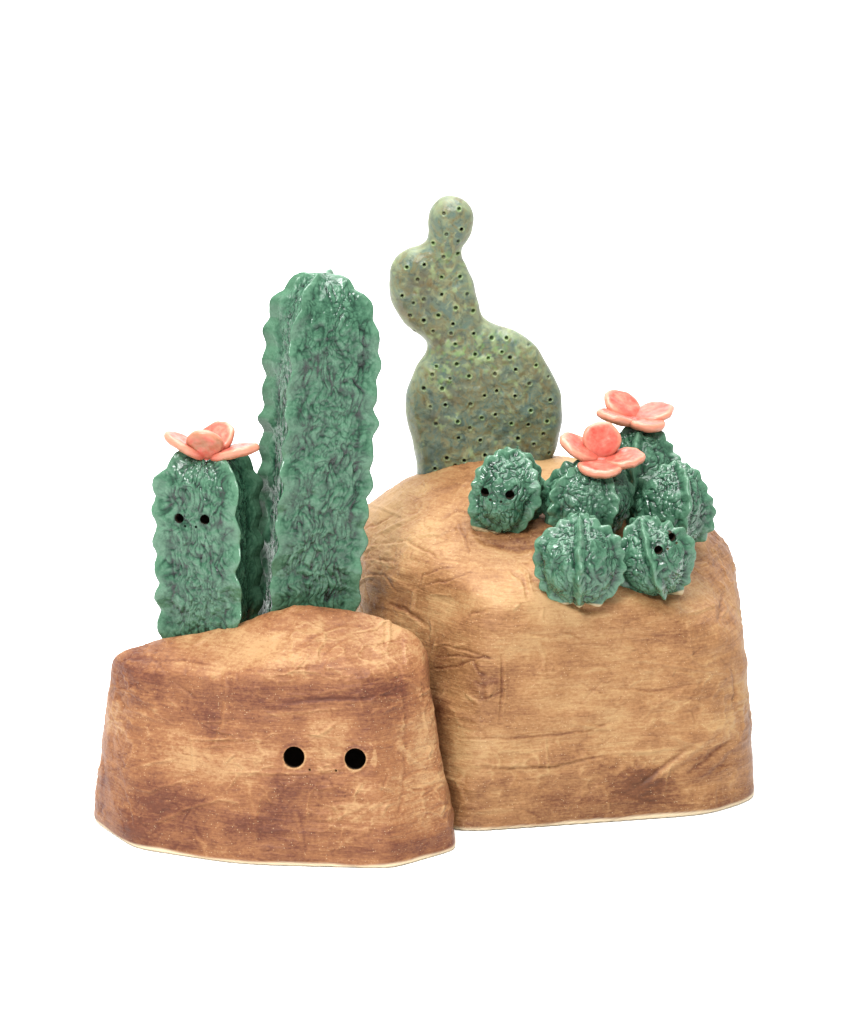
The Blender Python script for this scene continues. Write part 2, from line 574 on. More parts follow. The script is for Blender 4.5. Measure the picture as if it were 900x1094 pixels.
S = [  # front rock: polyline (reference pixels), width, depth, stain
    ([(300, 752), (340, 747), (385, 746), (425, 742)], 2.2, -0.0009, .35),
    ([(285, 762), (330, 760), (370, 756)], 1.6, 0.0007, -.3),
    ([(240, 825), (300, 826), (345, 826)], 1.6, 0.0009, -.35),
    ([(200, 790), (245, 790), (285, 791)], 1.5, 0.0008, -.3),
    ([(206, 790), (207, 808), (206, 826)], 2.4, 0.0010, -.35),
    ([(240, 720), (242, 745), (238, 775), (228, 800)], 2.5, 0.0010, -.3),
    ([(185, 728), (200, 738), (210, 747)], 1.6, -0.0009, .2),
    ([(140, 822), (165, 815), (185, 812)], 1.6, 0.0009, -.35),
    ([(137, 842), (160, 845), (180, 838), (205, 832)], 1.8, 0.0009, -.3),
    ([(143, 880), (170, 878), (200, 864), (235, 853), (255, 858), (258, 868)], 1.8, 0.0010, -.25),
    ([(138, 856), (140, 866), (144, 880)], 1.8, 0.0008, -.2),
    ([(241, 815), (246, 808), (251, 805)], 1.6, 0.0010, -.35),
    ([(264, 830), (268, 850), (274, 880), (272, 905)], 2.6, 0.0008, -.25),
    ([(424, 702), (430, 740), (434, 780), (432, 830), (428, 880)], 2.2, -0.0004, .22),
    ([(436, 728), (447, 735), (450, 746)], 2.0, 0.0010, -.25),
    ([(300, 715), (340, 712), (385, 704), (420, 701)], 3.0, -0.0004, .30),
    ([(235, 722), (265, 716), (300, 716)], 2.5, -0.0003, .3),
    ([(130, 702), (160, 706), (200, 706), (230, 712)], 2.0, -0.0004, .3),
    ([(320, 690), (350, 673), (375, 662)], 1.8, -0.0004, .25),
    ([(350, 666), (385, 668), (410, 680)], 1.8, -0.0004, .2),
    ([(355, 856), (360, 866), (364, 876)], 2.0, 0.0010, -.25),
    ([(120, 748), (127, 742), (131, 755), (126, 768)], 1.8, -0.0009, .2),
    ([(110, 800), (113, 825), (108, 850)], 2.2, -0.0007, .3),
    ([(155, 796), (158, 801), (156, 806)], 1.6, 0.0008, -.2),
    ([(405, 690), (411, 686), (413, 691)], 1.4, -0.0008, .2),
    ([(458, 808), (460, 800), (456, 795)], 1.8, 0.0010, -.2),
    ([(432, 830), (450, 822), (470, 820)], 2.2, -0.0004, .25),
    ([(160, 700), (180, 720)], 2.0, -0.0004, .2),
]
for hx, hy in ((314, 809), (379.5, 811)):
    S.append(([(hx + 12.6 * math.cos(a), hy + 12.6 * math.sin(a)) for a in np.linspace(-0.6, 2.6, 16)], 1.5, 0.0005, -0.75))
    S.append(([(hx + 14.0 * math.cos(a), hy + 14.0 * math.sin(a)) for a in np.linspace(2.8, 5.6, 16)], 2.2, -0.0003, 0.4))
PATF = [(350, 740, 90, 18, .30), (320, 775, 110, 22, .12), (200, 860, 60, 26, .35), (330, 880, 120, 26, .30), (225, 770, 22, 26, .35),
        (150, 745, 34, 34, .12), (120, 780, 16, 60, -.15), (355, 690, 80, 24, -.06), (190, 697, 60, 14, -.05), (280, 728, 34, 22, -.08),
        (452, 780, 18, 90, -.25), (205, 810, 30, 26, -.28), (300, 810, 70, 20, -.15), (408, 700, 18, 22, -.25), (300, 850, 30, 30, .2),
        (385, 870, 40, 14, -.15), (105, 850, 12, 40, .2), (265, 880, 18, 26, .1), (410, 830, 30, 40, .12)]
loc_f = np.array([-0.08, -0.01, 0.0])
front_rock = thing("clay_rock", loc_f, "smaller dark brown clay rock with two round black eye holes in its flat front", "rock")
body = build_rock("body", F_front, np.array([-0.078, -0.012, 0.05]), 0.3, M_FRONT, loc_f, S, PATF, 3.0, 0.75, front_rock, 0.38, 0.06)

def hit(F, px, py, lvl=0.0):
    d = ray(px, py)
    d = d / np.linalg.norm(d)
    lo, hi = 1.2, 2.2
    t = np.linspace(lo, hi, 4000)
    f = F(CAM + t[:, None] * d) - lvl
    i = int(np.argmax(f < 0))
    return CAM + t[i] * d

RIM = []
holes, eyes = [], []
for (hx, hy) in ((314, 809), (379.5, 811)):
    p = hit(F_front, hx, hy)
    n = grad(F_front, p[None])[0]
    holes.append((p, -n, 0.0057, 0.0035, 0.011)); eyes.append((p, -n, 0.0057, 0.0035, 0.011))
for (hx, hy) in ((331, 822.5), (359, 823.5)):
    p = hit(F_front, hx, hy)
    n = grad(F_front, p[None])[0]
    holes.append((p, -n, 0.00065, 0.004, 0))
punch(body, [(p - loc_f, d, r, k, c) for p, d, r, k, c in holes], {'bare': 0.0, 'stain': 0.1})
for e in eyes: eye_hole(*e, front_rock, loc_f)

S2 = [
    ([(462, 715), (490, 712), (515, 702), (528, 704)], 1.4, -0.0008, .35),
    ([(470, 701), (500, 702), (530, 703)], 1.3, -0.0007, .35),
    ([(470, 688), (500, 695), (525, 703)], 1.3, -0.0007, .3),
    ([(507, 705), (512, 718), (520, 722)], 1.3, -0.0008, .35),
    ([(540, 705), (541, 730), (537, 772)], 1.6, 0.0010, -.2),
    ([(536, 700), (537, 730), (534, 770)], 1.4, -0.0008, .35),
    ([(512, 748), (540, 738)], 1.3, -0.0007, .3),
    ([(490, 789), (530, 789), (580, 787), (630, 780), (660, 770)], 1.3, -0.0008, .40),
    ([(515, 816), (560, 818), (590, 816), (640, 806)], 1.6, 0.0010, -.2),
    ([(512, 820), (560, 821), (592, 819), (650, 806)], 1.3, -0.0009, .35),
    ([(490, 870), (520, 866), (556, 864)], 1.6, 0.0010, -.2),
    ([(556, 864), (575, 872)], 1.4, -0.0008, .3),
    ([(560, 676), (590, 680), (620, 676)], 1.6, -0.0006, .35),
    ([(598, 675), (612, 678), (625, 683)], 1.4, -0.0008, .3),
    ([(640, 702), (690, 706), (740, 715), (785, 720)], 1.8, 0.0007, -.15),
    ([(650, 735), (700, 738), (760, 728)], 1.6, -0.0005, .3),
    ([(690, 840), (715, 822), (745, 800), (765, 780)], 3.2, 0.0013, -.15),
    ([(683, 838), (710, 818), (740, 796)], 2.2, -0.0012, .45),
    ([(748, 832), (765, 815), (790, 790)], 3.2, 0.0013, -.1),
    ([(738, 826), (758, 810), (782, 786)], 2.2, -0.0012, .4),
    ([(715, 785), (735, 793), (755, 800)], 2.4, 0.0012, -.25),
    ([(650, 805), (690, 803), (720, 800)], 1.6, 0.0010, -.25),
    ([(780, 710), (787, 735), (783, 758)], 2.0, -0.0009, .25),
    ([(765, 665), (773, 650), (770, 642)], 1.8, -0.0009, .3),
    ([(695, 663), (740, 655), (770, 645)], 1.8, 0.0009, -.2),
    ([(630, 860), (670, 855), (720, 862)], 1.6, 0.0008, -.15),
    ([(640, 840), (700, 858), (760, 862)], 1.5, -0.0006, .25),
    # upper slope
    ([(391, 566), (405, 560), (421, 549)], 1.3, -0.0009, .45),
    ([(402, 572), (425, 560), (450, 547)], 1.4, 0.0009, -.3),
    ([(386, 585), (415, 579), (436, 579), (455, 590), (470, 598), (505, 600)], 1.5, -0.0009, .3),
    ([(386, 596), (410, 598), (425, 600)], 1.6, -0.0008, .45),
    ([(390, 614), (410, 614), (425, 633)], 1.4, -0.0007, .3),
    ([(449, 625), (452, 615), (470, 609), (500, 606)], 1.4, -0.0007, .3),
    ([(450, 626), (480, 620), (505, 611)], 1.4, -0.0008, .35),
    ([(440, 655), (441, 640), (444, 630)], 1.8, 0.0011, -.3),
    ([(447, 518), (453, 516), (457, 523), (451, 528), (445, 527)], 1.7, 0.0011, -.25),
    ([(435, 548), (445, 547), (450, 540)], 1.5, -0.0007, .2),
    ([(470, 558), (490, 545), (505, 552)], 2.0, -0.0005, .25),
    ([(490, 560), (497, 575), (501, 590)], 1.6, -0.0006, .3),
    ([(416, 645), (435, 652), (456, 668)], 2.2, -0.0009, .5),
    ([(462, 664), (463, 675), (462, 684)], 1.8, 0.0011, -.3),
    ([(500, 660), (505, 655), (520, 652)], 1.8, -0.0010, .35),
    ([(548, 652), (556, 645)], 1.5, 0.0010, -.3),
    ([(553, 600), (563, 612), (566, 625), (575, 640)], 1.8, 0.0010, -.15),
    ([(545, 607), (558, 618), (566, 640)], 1.8, -0.0008, .35),
    ([(485, 535), (492, 520), (500, 512)], 1.6, 0.0007, -.2),
    ([(565, 612), (590, 636), (630, 652), (680, 648)], 4.0, -0.0014, .35),
    ([(500, 560), (520, 578), (555, 588), (590, 575)], 4.0, -0.0010, .35),
]
PATR = [(540, 660, 40, 10, .40), (470, 770, 12, 60, .45), (620, 700, 120, 18, .05), (560, 760, 90, 14, .10), (690, 832, 26, 16, .28), (760, 810, 30, 22, .25),
        (640, 855, 160, 16, .18), (520, 560, 60, 40, -.10), (430, 540, 50, 30, -.12), (640, 585, 110, 62, .18), (525, 590, 40, 22, .15), (430, 640, 40, 22, .25), (600, 740, 60, 20, -.05),  # the patch nearest the tall column paints in the shading behind it
        (505, 640, 40, 30, -.18), (740, 640, 40, 26, -.12), (560, 840, 90, 20, .22), (700, 760, 80, 20, -.08), (490, 740, 14, 40, -.15), (620, 670, 40, 12, -.2), (760, 740, 30, 60, .05)]
loc_r = np.array([0.07, 0.08, 0.0])
rear_rock = thing("clay_rock", loc_r, "larger ochre clay rock with a domed top carrying the round ball cacti", "rock")
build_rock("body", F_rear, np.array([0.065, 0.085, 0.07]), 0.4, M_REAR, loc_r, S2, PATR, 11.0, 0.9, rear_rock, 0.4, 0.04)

# ------------------------------------------------------------------ ribbed cacti
def ribbed(prof, ribs, spec, ns, nt, seed):
    """prof(t)->(radius, height) for t 0..1 from the bottom to the apex; returns verts, quads, tris, attrs in local space"""
    t = np.linspace(0, 1, ns)
    rr, zz = prof(t)
    # arclength-uniform resampling
    s = np.concatenate([[0], np.cumsum(np.hypot(np.diff(rr), np.diff(zz)))])
    su = np.linspace(0, s[-1], ns)
    rr, zz = np.interp(su, s, rr), np.interp(su, s, zz)
    dr, dz = np.gradient(rr, su), np.gradient(zz, su)
    nl = np.hypot(dr, dz) + 1e-9
    nr, nz = dz / nl, -dr / nl
    th = np.arange(nt) / nt * 2 * PI
    Sg, Tg = np.meshgrid(su, th, indexing='ij')
    R = np.repeat(rr[:, None], nt, 1); Z = np.repeat(zz[:, None], nt, 1)
    NR = np.repeat(nr[:, None], nt, 1); NZ = np.repeat(nz[:, None], nt, 1)
    RM = spec['R']
    n = len(ribs)
    ribs = np.sort(np.radians(np.array(ribs, float)) % (2 * PI))
    wig = 0.05 * spec.get('wig', 0) * np.sin(Sg / spec['lam'] * PI + 1.3 + 1.6 * np.sin(2 * Tg + seed)) * np.clip(R / RM, 0, 1)
    Tr = Tg + wig
    diff = (Tg[..., None] - ribs[None, None, :] + PI) % (2 * PI) - PI
    k = np.argmin(np.abs(diff), -1)
    D = np.take_along_axis(np.abs(diff), k[..., None], -1)[..., 0]
    Dl = D * np.maximum(R, RM * 0.25)                       # arc distance to the nearest rib
    # relative position between the two neighbouring ribs
    gapn = np.roll(ribs, -1) - ribs; gapn[-1] += 2 * PI
    gapp = np.roll(gapn, 1)
    sgn = np.take_along_axis(diff, k[..., None], -1)[..., 0]
    half = np.where(sgn >= 0, gapn[k], gapp[k]) / 2
    phi = np.clip(half - (np.sqrt(D * D + 0.05 ** 2) - 0.02), 0, None)                        # angle from the middle of the face
    fl = spec['flat']
    face = fl * np.minimum(1 / np.cos(np.minimum(phi, 1.2)), 1 / np.cos(np.minimum(half, 1.2))) if spec.get('poly') else fl + (1 - fl) * (phi / half) ** 2
    corner = fl / np.cos(np.minimum(half, 1.2)) if spec.get('poly') else 1.0
    fade = sstep(0, 0.35, R / RM)
    bot = np.clip(1 - Sg / su[-1], 0, 1)
    jit = perlin(np.stack([Sg.ravel() * 40, k.ravel() * 3.3, np.zeros(Sg.size)], -1), seed).reshape(Sg.shape) * spec.get('jit', 1.0)
    ph = 2 * PI * Sg / spec['lam'] + 2.1 * k + seed + 0.9 * jit
    wave = 0.65 * np.sin(ph) + 0.35 * (2 * np.abs(np.sin(ph / 2 + PI / 4)) ** 0.8 - 1.2)
    wamp = 0.7 + 0.9 * perlin(np.stack([Sg.ravel() * 60, k.ravel() * 5.1, np.ones(Sg.size) * 3], -1), seed + 5).reshape(Sg.shape)
    fw = spec['fw']
    fin = np.exp(-(Dl / fw) ** 2)
    fin_h = spec['fin'] * fin * (1 + 0 * wave) + spec['wave'] * wave * wamp * np.exp(-(Dl / (fw * 1.0)) ** 2)
    gutter = spec['gut'] * np.exp(-((Dl - 2.4 * fw) / (0.9 * fw)) ** 2)
    P0 = np.stack([R * face * np.cos(Tr), R * face * np.sin(Tr), Z], -1).reshape(-1, 3)
    Nv = np.stack([NR * np.cos(Tr), NR * np.sin(Tr), NZ], -1).reshape(-1, 3)
    e = spec.get('detail', 1.0)
    st = np.array([1, 1, spec.get('stretch', 0.45)])
    warp = 0.004 * np.stack([perlin(P0 * 90, seed + 40), perlin(P0 * 90, seed + 60), perlin(P0 * 90, seed + 80)], -1)
    q = (P0 + warp) * st
    a1 = 1 - np.abs(perlin(q * spec.get('f1', 320), seed + 2)) * 3.0
    a2 = 1 - np.abs(perlin((P0 + warp * 0.7) * np.array([1, 1, 0.7]) * spec.get('f2', 430), seed + 11)) * 3.0
    a3 = perlin(P0 * 85, seed + 19)
    gm = sstep(-0.30, 0.30, perlin(P0 * np.array([1, 1, 0.5]) * 120, seed + 27)).astype(np.float32)
    a4 = 1 - np.abs(perlin((P0 + warp) * np.array([1, 1, 0.22]) * 165, seed + 33)) * 6.5
    g1 = np.clip(a1, 0, 1) ** 2 * (0.25 + 0.75 * gm)
    g2 = np.clip(a2, 0, 1) ** 2 * (0.35 + 0.65 * (1 - gm))
    g4 = np.clip(a4, 0, 1) ** 2 * spec.get('strings', 0.0) * (0.15 + 0.85 * gm)
    lump = perlin((P0 + warp) * np.array([1, 1, 0.8]) * spec.get('fl_', 260), seed + 44)
    sel = sstep(-0.25, 0.25, a3)
    onface = (1 - np.clip(fin * 1.3, 0, 1)).ravel()
    d = -(0.0008 * g1 + 0.0006 * g2 * (0.4 + 0.6 * sel) + 0.0004 * g4 - spec.get('lump', 0.0007) * lump) * onface * e + spec.get('a3', 0.0003) * a3 * (0.35 + 0.65 * onface) + 0.0003 * perlin(P0 * 420, seed + 29) + spec.get('big', 0.0) * perlin(P0 * 48, seed + 71)
    d = d + (fin_h - gutter).ravel() * (0.10 + 0.90 * fade.ravel())
    V = P0 + Nv * d[:, None]
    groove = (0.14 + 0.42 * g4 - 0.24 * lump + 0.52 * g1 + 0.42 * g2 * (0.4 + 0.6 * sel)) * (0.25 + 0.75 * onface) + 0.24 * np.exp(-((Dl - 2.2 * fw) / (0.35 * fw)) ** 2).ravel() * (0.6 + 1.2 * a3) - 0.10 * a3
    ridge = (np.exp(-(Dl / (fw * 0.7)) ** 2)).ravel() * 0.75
    idx = np.arange(ns * nt).reshape(ns, nt)
    nx = np.roll(idx, -1, 1)
    Q = np.stack([idx[:-1], nx[:-1], nx[1:], idx[1:]], -1).reshape(-1, 4)
    # caps
    Vb, Va = V[:nt].mean(0), V[-nt:].mean(0)
    nV = len(V)
    V = np.vstack([V, Vb, Va])
    Tt = [(nV, (j + 1) % nt, j) for j in range(nt)] + [(nV + 1, (ns - 1) * nt + j, (ns - 1) * nt + (j + 1) % nt) for j in range(nt)]
    ap = lambda a: np.concatenate([a, [a[:nt].mean(), a[-nt:].mean()]])
    return V, Q, np.array(Tt), {"groove": ap(groove), "ridge": ap(ridge), "S": ap(Sg.ravel())}

def column_prof(H, R, dome, p=2.4, foot=1.0):
    def f(t):
        z = np.concatenate([np.linspace(0, H - dome, 300, endpoint=False), H - dome + dome * np.sin(np.linspace(0, PI / 2, 200))])
        u = np.clip((z - (H - dome)) / dome, 0, 1)
        r = R * (1 - u ** p) ** (1 / p) * (foot + (1 - foot) * np.clip(z / (H * 0.5), 0, 1))
        r[-1] = R * 0.012
        ti = np.linspace(0, 1, len(z))
        return np.interp(t, ti, r), np.interp(t, ti, z)
    return f

def axis_mat(ax, spin=0.0):
    """rotation carrying local z onto ax, local x kept near world x"""
    z = Vector(ax).normalized()
    x = Vector((1, 0, 0)); x = (x - z * x.dot(z)).normalized()
    y = z.cross(x)
    M = Matrix((x, y, z)).transposed() @ Matrix.Rotation(spin, 3, 'Z')
    return np.array(M)

def vhit(V, px, py, Rloc):
    """nearest camera-facing vertex of a built body at a reference pixel -> world point"""
    x, y = proj(V)
    d2 = (x - px) ** 2 + (y - py) ** 2
    c = np.where(d2 < 9)[0]
    if len(c) == 0: c = np.argsort(d2)[:20]
    dep = (V[c] - CAM) @ FWD
    near = c[dep < dep.min() + 0.004]
    return V[near].mean(0)

def make_cactus(name, label, group, base, Rm, prof, ribs, spec, ns, nt, seed, eyepx=(), pitpx=(), er=0.003, bare_z=None, bend=None):
    V, Q, T, A = ribbed(prof, ribs, spec, ns, nt, seed)
    z = V[:, 2].copy()
    if bend is not None: V = bend(V)
    if bare_z is not None:
        w = bare_z + 0.0012 * perlin(V * 120, seed)
        A["bare"] = 1 - sstep(w - 0.0006, w + 0.0006, z)
    else:
        A["bare"] = np.zeros(len(V))
    del A["S"]
    Vl = V @ Rm.T
    t = thing(name, base, label, "cactus", group)
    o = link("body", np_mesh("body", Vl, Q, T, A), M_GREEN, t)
    if eyepx:
        Wv = Vl + base
        ctr = np.array([(hx, hy) for hx, hy in eyepx])
        hs, es = [], []
        pts = [vhit(Wv, hx, hy, None) for hx, hy in eyepx]
        for p in pts:
            q = p - base
            out = q - Rm[:, 2] * (q @ Rm[:, 2])
            if spec.get('ball'): out = q - Rm[:, 2] * spec['R'] * 0.9
            out = out / np.linalg.norm(out)
            d = -(0.35 * out - 0.65 * FWD); d /= np.linalg.norm(d)
            hs.append((q - d * 0.0003, d, er, 0.0035, er * 1.25)); es.append((p - d * 0.0003, d, er, 0.0035, er * 1.25))
        for hx, hy in pitpx:
            q = vhit(Wv, hx, hy, None) - base
            hs.append((q, FWD, 0.0007, 0.002, 0))
        punch(o, hs, {'bare': 0.0, 'groove': 0.55, 'ridge': 0.0})
        for e_ in es: eye_hole(*e_, t, base)
    return t, Vl + base, o

SPC = dict(R=0.030, flat=0.80, poly=True, fin=0.0021, wave=0.0019, fw=0.0023, gut=0.0005, lam=0.0162, wig=1.0, stretch=0.36, strings=1.1, detail=0.62, lump=0.0008)

GC = "ribbed green column cacti rising behind the front rock"
def twist(H, deg):
    def f(V):
        a = np.radians(deg) * np.clip((V[:, 2] - 0.1 * H) / (0.9 * H), 0, 1)
        c, s_ = np.cos(a), np.sin(a)
        t = np.clip(V[:, 2] / H, 0, 1)
        return np.stack([V[:, 0] * c - V[:, 1] * s_ + 0.0030 * 4 * t * (1 - t), V[:, 0] * s_ + V[:, 1] * c, V[:, 2]], -1)
    return f
# tall column
b0 = at(313, 672, 0.022); b1 = at(347, 292, 0.022)
base = b0.copy(); base[2] = 0.055
top = b1 - base
H = np.linalg.norm(top)
tall_o = make_cactus("column_cactus", "tall green column cactus without a flower, standing beside the shorter flowered one", GC, base, axis_mat(top, 0.0),
            column_prof(H, 0.0256, 0.037, 2.0, 0.945), [332, 232, 162, 65], SPC, 640, 480, 1.0, bend=twist(H, 10))
# shorter flowered column
b0 = at(229, 690, 0.011); b1 = at(224, 478, 0.011)
base = b0.copy(); base[2] = 0.06
top = b1 - base
H2 = np.linalg.norm(top)
S2c = dict(SPC); S2c.update(R=0.0255)
short_t, shortV, _ = make_cactus("column_cactus", "shorter green column cactus topped by a coral flower, with two eye holes", GC, base, axis_mat(top, 0.0),
            column_prof(H2, 0.0228, 0.022, 1.9, 0.90), [196, 302, 14, 105], S2c, 460, 440, 5.0,
            eyepx=((191.5, 554), (219, 555)), pitpx=((198, 562), (209.5, 563)), er=0.0027)

# ------------------------------------------------------------------ flowers
def petal_mesh(L, Wd, th, cup, curl, seed, notch=0.0):
    nr, na = 26, 64
    rho = np.linspace(0, 1, nr) ** 0.8
    rho[-1] = 1
    an = np.arange(na) / na * 2 * PI
    V, A = [], {"rim": [], "root": [], "under": []}
    def surf(top):
        out = []
        for r in rho:
            u = L * 0.5 * (1 - r * np.cos(an) * 1.0)       # 0 at the root side .. L at the tip
            wprof = 0.90 + 0.10 * np.clip(u / (0.5 * L), 0, 1)
            v = Wd * 0.5 * r * np.sin(an) * wprof
            t = th * 0.5 * (1 - r ** 7) ** 0.5
            lump = 1 + 0.05 * perlin(np.stack([u * 160, v * 160, np.zeros(na)], -1), seed)
            z = 0.6 * cup * (v / (Wd * 0.5)) ** 2 + 0.6 * curl * (u / L) ** 2
            zz = z + (t if top else -t) + 0.0004 * perlin(np.stack([u * 220, v * 220, np.full(na, 2.0)], -1), seed + 3)
            out.append(np.stack([u * lump, v * lump, zz], -1))
            A["rim"].append(np.full(na, float(sstep(0.70, 0.95, np.array(r)))))
            A["root"].append(1 - sstep(0.05, 0.45, u / L))
            A["under"].append(np.full(na, 0.0 if top else 1.0))
        return np.concatenate(out)
    Vt, Vb = surf(True), surf(False)
    idx = np.arange(nr * na).reshape(nr, na)
    nx = np.roll(idx, -1, 1)
    Qt = np.stack([idx[:-1], idx[1:], nx[1:], nx[:-1]], -1).reshape(-1, 4)
    # the rim of both sides is shared
    off = nr * na
    mp = np.arange(nr * na) + off
    mp[(nr - 1) * na:] = idx[-1]
    Qb = mp[Qt[:, ::-1]]
    V = np.vstack([Vt, Vb])
    at_ = {k: np.concatenate(v) for k, v in A.items()}
    return V, np.vstack([Qt, Qb]), at_

def make_flower(parent, pbase, ctr, petals, up, tilt, seed, thr=1.0):
    """flower: a small throat with four petals on it. petals: (azimuth, elevation, length, width, cup, curl)"""
    v, q, t = lathe([(0.0030, -0.0035), (0.0045, -0.0025), (0.0050, -0.001), (0.0052, 0.0012), (0.0036, 0.0030)], 24)
    Rf = axis_mat(up)
    vw = (v * thr) @ Rf.T + ctr - pbase
    nv = len(vw)
    me = np_mesh("flower", vw, q, t, {"rim": np.zeros(nv), "root": np.ones(nv), "under": np.zeros(nv)})
    fl = link("flower", me, M_PETAL, parent)
    for i, (az, el, L, Wd, cup, curl) in enumerate(petals):
        V, Q, A = petal_mesh(L, Wd, 0.0054, cup, curl, seed + i * 7)
        a, e = rad(az), rad(el)
        x = np.array([math.cos(a) * math.cos(e), math.sin(a) * math.cos(e), math.sin(e)])
        y = np.array([-math.sin(a), math.cos(a), 0.0])
        z = np.cross(x, y)
        M = np.stack([x, y, z], -1)
        Vp = (V + np.array([0.0012, 0, 0])) @ M.T @ Rf.T + ctr - pbase
        link("petal", np_mesh("petal", Vp, Q, None, A), M_PETAL, fl)
    return fl

pb = np.array(short_t.location)
make_flower(short_t, pb, at(222, 490, 0.003), [
    (258, 60, 0.0185, 0.0205, 0.002, 0.001), (174, 27, 0.0255, 0.0180, 0.002, 0.002),
    (58, 44, 0.0225, 0.0210, 0.002, 0.001), (352, 15, 0.0280, 0.0180, 0.002, 0.000)], (0, 0, 1), 0, 1.0, 0.5)

# ------------------------------------------------------------------ ball cacti
def ball_prof(r, up=1.0, down=0.95, cone=1.0):
    def f(t):
        a = np.linspace(rad(158), 0, 400)
        top = a < PI / 2
        rr = r * np.where(top, np.sin(a) ** cone, np.sin(a) ** 1.12)
        z = r * np.cos(a) * np.where(top, up, down) + r * 0.11 * np.exp(-(a / 0.16) ** 2)
        rr[-1] = r * 0.012
        ti = np.linspace(0, 1, 400)
        return np.interp(t, ti, rr), np.interp(t, ti, z)
    return f

GB = "ribbed ball cacti clustered on the big rock"
def ball(label, cx, cy, rpx, foot, tiltx, tilty, ribs, seed, up=1.0, down=1.02, cone=1.0, spec=None, bare=0.92, **kw):
    """cx, cy, rpx: where the ball is seen; foot: a seen point of the rock the ball stands on, which sets how far back it is"""
    fp = hit(F_rear, *foot)
    c = at(cx, cy, fp[1] + foot[2] if len(foot) > 2 else fp[1])
    r = rpx / FPX * ((c - CAM) @ FWD)
    ax = np.array([tiltx, tilty, 1.0])
    rr = r * 0.965
    sp = dict(R=rr, flat=0.89, poly=False, fin=0.0022, wave=0.0012, fw=0.0017, gut=0.0008, lam=0.0078, wig=0.6, stretch=0.7, f1=230, f2=420, jit=2.4, lump=0.0010, fl_=200, big=0.0034, detail=1.0, ball=True)
    sp.update(spec or {})
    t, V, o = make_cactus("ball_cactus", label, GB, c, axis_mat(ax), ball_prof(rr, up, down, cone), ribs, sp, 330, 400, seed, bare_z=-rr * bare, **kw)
    return t, c, rr, ax

def foot_y(px, py): return hit(F_rear, px, py)

cA, ctA, rA, axA = ball("ball cactus with an eye-holed face, standing apart from the cluster by the prickly pear", 542, 527, 43, (541, 556), 0.22, 0.10, [200, 322, 15, 75, 140], 2.0, up=1.12, down=1.12, cone=1.2,
     eyepx=((518.5, 526), (545, 529)), pitpx=((524, 534), (535.5, 536)), er=0.0026, spec=dict(wave=0.0010, fin=0.0022, fw=0.0020), bare=0.98)
cC, ctC, rC, axC = ball("flowered ball cactus at the back, its coral bloom the highest of the cluster", 680, 503, 48, (665, 535), 0.05, 0.0, [196, 262, 338, 40, 120], 4.0, up=1.03, down=1.1, cone=1.1)
cB, ctB, rB, axB = ball("flowered ball cactus with its coral bloom open wide, between five other ball cacti", 627, 535, 50, (625, 566), 0.18, 0.05, [176, 218, 308, 10, 90], 6.0, up=0.86, cone=1.0, spec=dict(fin=0.0018))
cD, ctD, rD, axD = ball("ball cactus without flower or eyes, overhanging the shoulder of the big rock", 717, 541, 46, (722, 580), 0.10, 0.05, [192, 288, 346, 50, 120], 8.0, spec=dict(wave=0.0011, fin=0.0018))
cE, ctE, rE, axE = ball("pale green ball cactus without eyes or flower, lowest on the rock", 619, 600, 48, (618, 634), 0.0, 0.10, [190, 268, 352, 50, 120], 10.0, down=1.0, bare=0.975)
cF, ctF, rF, axF = ball("leaning ball cactus with two eye holes, beside the pale flowerless one", 699, 597, 45, (703, 628), -0.32, 0.05, [200, 264, 346, 50, 125], 12.0,
     eyepx=((704, 588), (718.5, 574)), pitpx=((713.5, 586.5), (723, 580)), er=0.0024, bare=0.98)

def at_depth(px, py, P):
    d = ray(px, py)
    return CAM + d * ((P - CAM) @ FWD)
fc = at_depth(642, 493, ctB) + FWD * -0.004
make_flower(cB, np.array(cB.location), fc, [
    (92, 58, 0.0210, 0.0215, 0.002, 0.001), (172, 23, 0.0255, 0.0220, 0.002, 0.003),
    (262, 3, 0.0205, 0.0245, 0.002, 0.002), (348, 9, 0.0230, 0.0210, 0.003, 0.003)], (0.05, -0.25, 1), 0, 21.0)
fc = at_depth(677, 451, ctC) + FWD * -0.003
make_flower(cC, np.array(cC.location), fc, [
    (130, 28, 0.0235, 0.0235, 0.002, 0.001), (212, 10, 0.0240, 0.0225, 0.002, 0.002),
    (305, 4, 0.0200, 0.0220, 0.003, 0.002), (25, 19, 0.0235, 0.0235, 0.002, 0.002)], (0.12, -0.05, 1), 0, 31.0)

